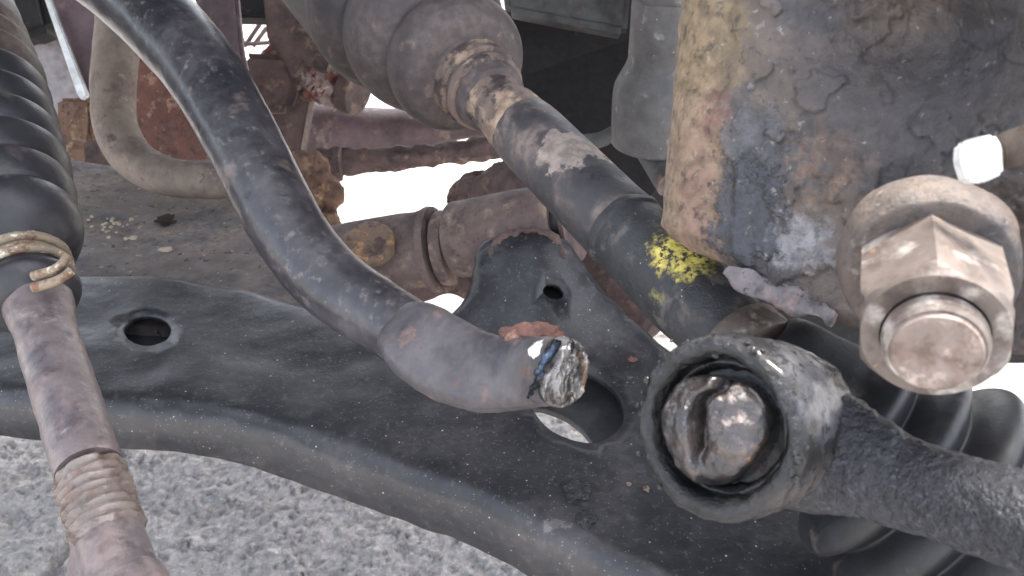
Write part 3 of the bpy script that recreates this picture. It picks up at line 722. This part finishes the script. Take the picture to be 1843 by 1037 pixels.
o = sweep('exhaust_pipe', [(300, 260, .78, 48), (430, 250, .78, 52), (560, 241, .78, 54), (690, 240, .78, 46), (820, 228, .78, 26), (900, 222, .78, 24)], M['exhaust'], None, 8, 48)
lump(o, (20, .003)); tag(o, 'smooth purple brown exhaust pipe crossing behind the axle boot', 'exhaust pipe')

t = thing('flex_pipe', 'rusty scaly flexible exhaust pipe section hanging above the smooth pipe', 'flex pipe')
A = P(490, 112, .66); B = P(625, 160, .64); ax = B-A
pr = []
L_ = ax.length
for i in range(15): pr += [(L_*i/15, .0150), (L_*(i+.5)/15, .0172)]
o = lathe('corrugated_tube', A, ax, pr, M['braid'], t, 48, wob=lambda s, th: (.0012*math.sin(9*th+s*900), .002*math.sin(7*th)), sharp_ang=80); lump(o, (120, .001))
o = lathe('end_ring', A, ax, [(L_, .012), (L_, .0172), (L_+.006, .0176), (L_+.010, .0165), (L_+.010, .010)], M['rust'], t, 48)
set_origin_base(t)

t = thing('cross_rod', 'thin rusty rod running level across the bright gap', 'rod')
o = sweep('rod', [(520, 300, .60, 22), (600, 294, .60, 24), (700, 287, .60, 21), (800, 277, .60, 20), (880, 268, .60, 21), (960, 258, .60, 22)], M['rust'], t, 12, 32); lump(o, (150, .0022), (50, .0015))
o = sweep('swollen_joint', [(528, 298, .57, 18), (552, 306, .57, 32), (578, 338, .565, 32), (586, 372, .56, 28), (580, 420, .555, 24)], M['rustorange'], t, 12, 40); lump(o, (90, .005), (30, .004))
o = sweep('sleeve', [(568, 300, .592, 30), (600, 297, .592, 32), (615, 296, .592, 30)], M['rust'], t, 8, 32); lump(o, (120, .002))
set_origin_base(t)

o = sweep('rusty_hanger', [(800, 368, .50, 10), (820, 356, .50, 26), (850, 342, .50, 34), (890, 338, .495, 40), (940, 345, .49, 48), (990, 360, .485, 40)], M['rust'], None, 12, 40, thick=.7)
lump(o, (70, .006), (25, .006)); tag(o, 'lumpy dark rusty hanger above the bushing sleeve', 'hanger')

t = thing('engine_mount_bracket', 'dark rusty bracket hanging down left of the big axle boot', 'bracket')
sheet('plate', [(470, -40), (620, -40), (610, 60), (585, 130), (545, 112), (526, 138), (505, 105), (480, 70)], .60, .012, M['rust'], t)
sheet('side_leg', [(490, 120), (552, 140), (556, 180), (540, 270), (545, 300), (490, 300), (480, 200)], .64, .02, M['rust'], t)
sheet('upper_web', [(330, -40), (424, -40), (436, 90), (446, 130), (420, 110), (380, 60)], .46, .006, M['exhaust'], t)
sheet('scaly_block', [(430, 92), (520, 96), (535, 150), (520, 200), (470, 200), (440, 140)], .62, .015, M['rust'], t, bev=.005)
sheet('upper_rail', [(400, -40), (640, -40), (640, 20), (500, 32), (410, 30)], .63, .02, M['dark'], t)
set_origin_base(t)
t = thing('wire_bracket', 'small open wire frame against the bright ground at the top left', 'bracket')
for a, b in (((420, 30), (480, 34)), ((424, 34), (440, 84)), ((440, 84), (470, 40)), ((438, 80), (494, 76)), ((455, 84), (480, 50))):
    sweep('wire', [(a[0], a[1], .9, 4), ((a[0]+b[0])/2, (a[1]+b[1])/2, .9, 4), (b[0], b[1], .9, 4)], M['exhaust'], t, 3, 12)
set_origin_base(t)

# ------------------------------------------------------------------ grey damper tube
t = thing('damper_tube', 'grey vertical dust tube with flared lower cup behind the knuckle', 'dust tube')
A = P(1212, -74, .47); ax = Vector((0, 0, -1)); k = 1/1596*.47
o = lathe('tube', A, ax, smooth_prof([(-.02, .0205), (.0, .0205), (.045, .0205), (.055, .0210), (.066, .0262), (.072, .0277), (.085, .0278), (.098, .0272), (.104, .0255), (.105, .01)], 5), M['damper'], t, 80, sharp_ang=70)
o = lathe('upper_ring', A, ax, smooth_prof([(-.02, .018), (-.018, .0225), (.010, .0228), (.018, .0226), (.0205, .0205), (.0206, .017)], 4), M['damper'], t, 72, sharp_ang=70)
set_origin_base(t)
o = sweep('dark_arm', [(1030, 260, .56, 16), (1080, 252, .54, 14), (1130, 240, .53, 14), (1210, 330, .5, 30)], M['darkgrey'], None, 8, 24)
tag(o, 'narrow dark arm reaching under the flared grey dust tube', 'arm')

# ------------------------------------------------------------------ steering knuckle with its bolt
def build_knuckle():
    t = thing('steering_knuckle', 'big flaking rusted steering knuckle filling the upper right corner', 'steering knuckle')
    xl = lambda y: 1226-36*y/400+3*noise.noise((y*.03, .2, 0))
    bot = [(1180, 385), (1192, 408), (1215, 432), (1255, 455), (1295, 470), (1330, 486), (1400, 530), (1480, 572), (1560, 592), (1700, 612), (1843, 640), (2100, 690)]
    def vb(x):
        if x <= bot[0][0]: return bot[0][1]
        for (a, b), (c, d) in zip(bot, bot[1:]):
            if x <= c: return lerp(b, d, sst(a, c, x)*.3+.7*(x-a)/(c-a))
        return bot[-1][1]
    NU, NV = 240, 200; V, F = [], []
    for j in range(NV+1):
        for i in range(NU+1):
            s = (i/NU)**1.15
            x = 1190+s*880
            b = vb(x); y = -140+(j/NV)*(b+140)
            x = lerp(xl(y), 2070, s)
            d = .212-.052*(x-1190)/650
            q = (x-xl(y))/70
            if q < 1: d += .012*(1-math.sqrt(max(0, 1-(1-q)**2)))
            e = (b-y)/34
            if e < 1: d += .006*(1-math.sqrt(max(0, 1-(1-e)**2)))
            d += .016*math.exp(-((x-1650)/170)**2-((y-70)/120)**2)
            d += .010*sst(1480, 1640, x)*math.exp(-((y-470)/110)**2)
            # paint and scale standing proud of the bare strip at the left
            n1 = fbm(Vector((x*.012, y*.012, .4)), 4)
            line = 1305+14*math.sin(y*.018+1)+26*n1
            d -= .0011*sst(line-4, line+5, x)
            d -= .0008*sst(.18, .22, n1+.25*fbm(Vector((x*.02, y*.02, 7)), 3))*sst(1330, 1370, x)
            d += .0012*fbm(Vector((x*.006, y*.006, 3)), 3)+.0003*fbm(Vector((x*.03, y*.03, 9)), 4)
            V.append(P(x, y, d))
    nu = NU+1
    for j in range(NV):
        for i in range(NU): F.append((j*nu+i, j*nu+i+1, (j+1)*nu+i+1, (j+1)*nu+i))
    # body runs back from its front edge
    border = [j*nu for j in range(NV+1)]+[NV*nu+i for i in range(1, nu)]
    prev = border
    for k in (.01, .03, .06):
        cur = []
        for b in border: cur.append(len(V)); V.append(V[b]+Vector((.25*k, k, -.30*k)))
        for i in range(len(border)-1): F.append((prev[i], prev[i+1], cur[i+1], cur[i]))
        prev = cur
    mesh_obj('body', V, F, M['knuckle'], t)
    # curling scale along the lower edge
    o = sweep('scale_flake', [(1305, 484, .201, 10, 5), (1340, 506, .198, 22, 7), (1400, 526, .194, 23, 8), (1450, 546, .190, 22, 8), (1500, 574, .186, 12, 6)], M['flake'], t, 14, 32, power=3)
    lump(o, (90, .002), (300, .0007))
    # bolt boss, nut and bolt end
    c = P(1683, 618, .133); axn = (RT*-.33+UP*-.46+FW*-.80).normalized()
    o = lathe('boss', c-axn*.034, axn, smooth_prof([(.002, .0120), (.004, .0150), (.010, .0146), (.0120, .0140), (.0128, .0125), (.013, .005)], 4), M['knuckle'], t, 72, sharp_ang=60); lump(o, (90, .0006))
    hexr = lambda th: math.cos(PI/6)/math.cos(((th+1e-9) % (PI/3))-PI/6)
    def nutshape():
        u, v, a = frame_of(axn); u, v = u*math.cos(.35)-v*math.sin(.35), u*math.sin(.35)+v*math.cos(.35); V, F = [], []; seg = 96; R = .0122
        prof = [(-.0215, .0), (-.0215, R), (-.006, R), (-.0045, R*.985), (-.0030, R*.93), (-.0018, R*.86), (-.0018, .0078)]
        for s, r in prof:
            for k in range(seg):
                th = 2*PI*k/seg; h = hexr(th)*1.0
                rr = min(r, R*h) if s > -.0045 else r*h
                V.append(c+a*s+(u*math.cos(th)+v*math.sin(th))*rr)
        for i in range(len(prof)-1):
            for k in range(seg): F.append((i*seg+k, i*seg+(k+1) % seg, (i+1)*seg+(k+1) % seg, (i+1)*seg+k))
        return sharp(mesh_obj('nut', V, F, M['nut'], t), 22)
    nutshape()
    b = lathe('bolt', c, axn, [(-.008, .0073), (-.0018, .0073), (-.0016, .0070), (-.0010, .0076), (-.0004, .0071), (.0002, .0076), (.0008, .0071), (.0012, .0074), (.0022, .0069)], M['nut'], t, 64, sharp_ang=30)
    e = lathe('bolt_face', c, axn, [(.0020, .0066), (.0030, .0062), (.0031, .0055), (.0026, .0030), (.0026, .0)], M['boltend'], b, 56, sharp_ang=60); lump(e, (300, .0002))
    set_origin_base(t)
    # the children of the bolt keep their place
build_knuckle()

t = thing('hose_clip', 'bright steel clip sticking out of the knuckle above the nut', 'clip')
def strip(name, px, d, m, th):
    pts = [P(x, y, dd) for (x, y), dd in zip(px, d)]
    return panel(name, pts, FW, th, m, t, .0006)
strip('clip_end', [(1732, 258), (1745, 250), (1792, 240), (1806, 262), (1808, 312), (1770, 330), (1742, 326), (1730, 290)], [.139, .138, .136, .135, .135, .136, .138, .139], M['bright'], .003)  # paler than the arm: light on this facet is painted in
strip('clip_arm', [(1800, 240), (1900, 205), (1900, 290), (1815, 306), (1812, 262)], [.1375, .128, .128, .137, .137], M['nut'], .003)  # darker steel paints in the shade on the arm
set_origin_base(t)

# ------------------------------------------------------------------ end link
def build_link():
    t = thing('end_link', 'greasy black end link with a snapped stud in its round socket', 'end link')
    c = P(1288, 770, .163); ax = (RT*-.66+UP*.06+FW*-.75).normalized()
    R = .0172
    pr = smooth_prof([(-.046, .004), (-.0440, .0085), (-.038, .0120), (-.031, .0145), (-.022, .0164), (-.012, .0172), (-.004, .0172), (-.0012, .0170), (.0004, .0162), (.0009, .0150), (.0004, .0137), (-.0014, .0127), (-.006, .0122)], 4)
    o = lathe('housing', c, ax, pr, M['housing'], t, 96, sharp_ang=80); lump(o, (120, .0006), (420, .0003))
    pr = smooth_prof([(-.012, .0128), (-.0046, .0129), (-.0034, .0125), (-.0034, .0118), (-.0050, .0110), (-.008, .0104), (-.012, .0100)], 4)
    o = lathe('grease_ring', c, ax, pr, M['grease'], t, 96, sharp_ang=80); lump(o, (160, .0006), (700, .00025))
    # snapped ball stud: domed, split by a crack, one half standing further out
    a = ax; u = (RT-a*RT.dot(a)).normalized(); v = (UP-a*UP.dot(a)); v = (v-u*v.dot(u)).normalized(); V, F = [], []; rings, seg = 48, 96; cs = c-a*.0035-u*.0006
    for i in range(rings+1):
        q = i/rings
        for k in range(seg):
            th = 2*PI*k/seg; qq = min(1, q*1.25)
            r = .0101*qq*(1+.06*math.sin(3*th+.5)); x, y = r*math.cos(th), r*math.sin(th)
            if q < .8:
                s = x*.94-y*.34; p_ = x*.34+y*.94
                s += .0014*fbm(Vector((p_*160, 1, 0)), 3)+.0016*math.sin(p_*230+.6)-.0004
                z = .0062*math.sqrt(max(0, 1-(qq*.95)**2))
                z -= .0034*math.exp(-((s+.0002)/.0009)**2)*sst(-.009, .001, p_)
                z += .0022*sst(-.0004, -.0016, s)-.0018*sst(.0, .006, -s)*sst(-.002, .004, p_)
                z += .0022*fbm(Vector((x*110, y*110, 5)), 3)+.0003*fbm(Vector((x*700, y*700, 2)), 2)
            else: z = .0019-.010*(q-.8)/.2
            V.append(cs+u*x+v*y+a*(z+.0012))
    for i in range(rings):
        for k in range(seg): F.append((i*seg+k, i*seg+(k+1) % seg, (i+1)*seg+(k+1) % seg, (i+1)*seg+k))
    o = mesh_obj('snapped_stud', V, F, M['stud'], t); o['label'] = 'snapped shiny stud split by a crack'
    # crumbs of grease on the rim
    for i in range(60):
        th = random.gauss(1.6, 1.2); r = random.gauss(.0158, .0012); q = c+(u*math.cos(th)+v*math.sin(th))*r+a*random.uniform(-.001, .0006)
        bm = bmesh.new(); bmesh.ops.create_icosphere(bm, subdivisions=2, radius=1); rr = random.uniform(.0003, .0009)
        for vv in bm.verts: vv.co = q+vv.co*rr*(1+.5*fbm(vv.co*1.5+Vector((i, 0, 0)), 3))
        me = bpy.data.meshes.new('grease_crumb'); bm.to_mesh(me); bm.free(); me.materials.append(M['grease']); me.polygons.foreach_set('use_smooth', [True]*len(me.polygons))
        q = bpy.data.objects.new('grease_crumb', me); COL.objects.link(q); q.parent = t
    # neck and rod
    o = sweep('link_rod', [(1440, 800, .174, 118, 90), (1500, 818, .171, 112, 90), (1560, 842, .167, 96, 84), (1620, 868, .163, 84, 80), (1700, 893, .157, 82, 80), (1800, 925, .150, 86, 84), (1900, 958, .143, 90, 88), (2020, 1000, .136, 94, 92)], M['linkrod'], t, 14, 72)
    lump(o, (110, .0004), (600, .0003))
    set_origin_base(t)
build_link()
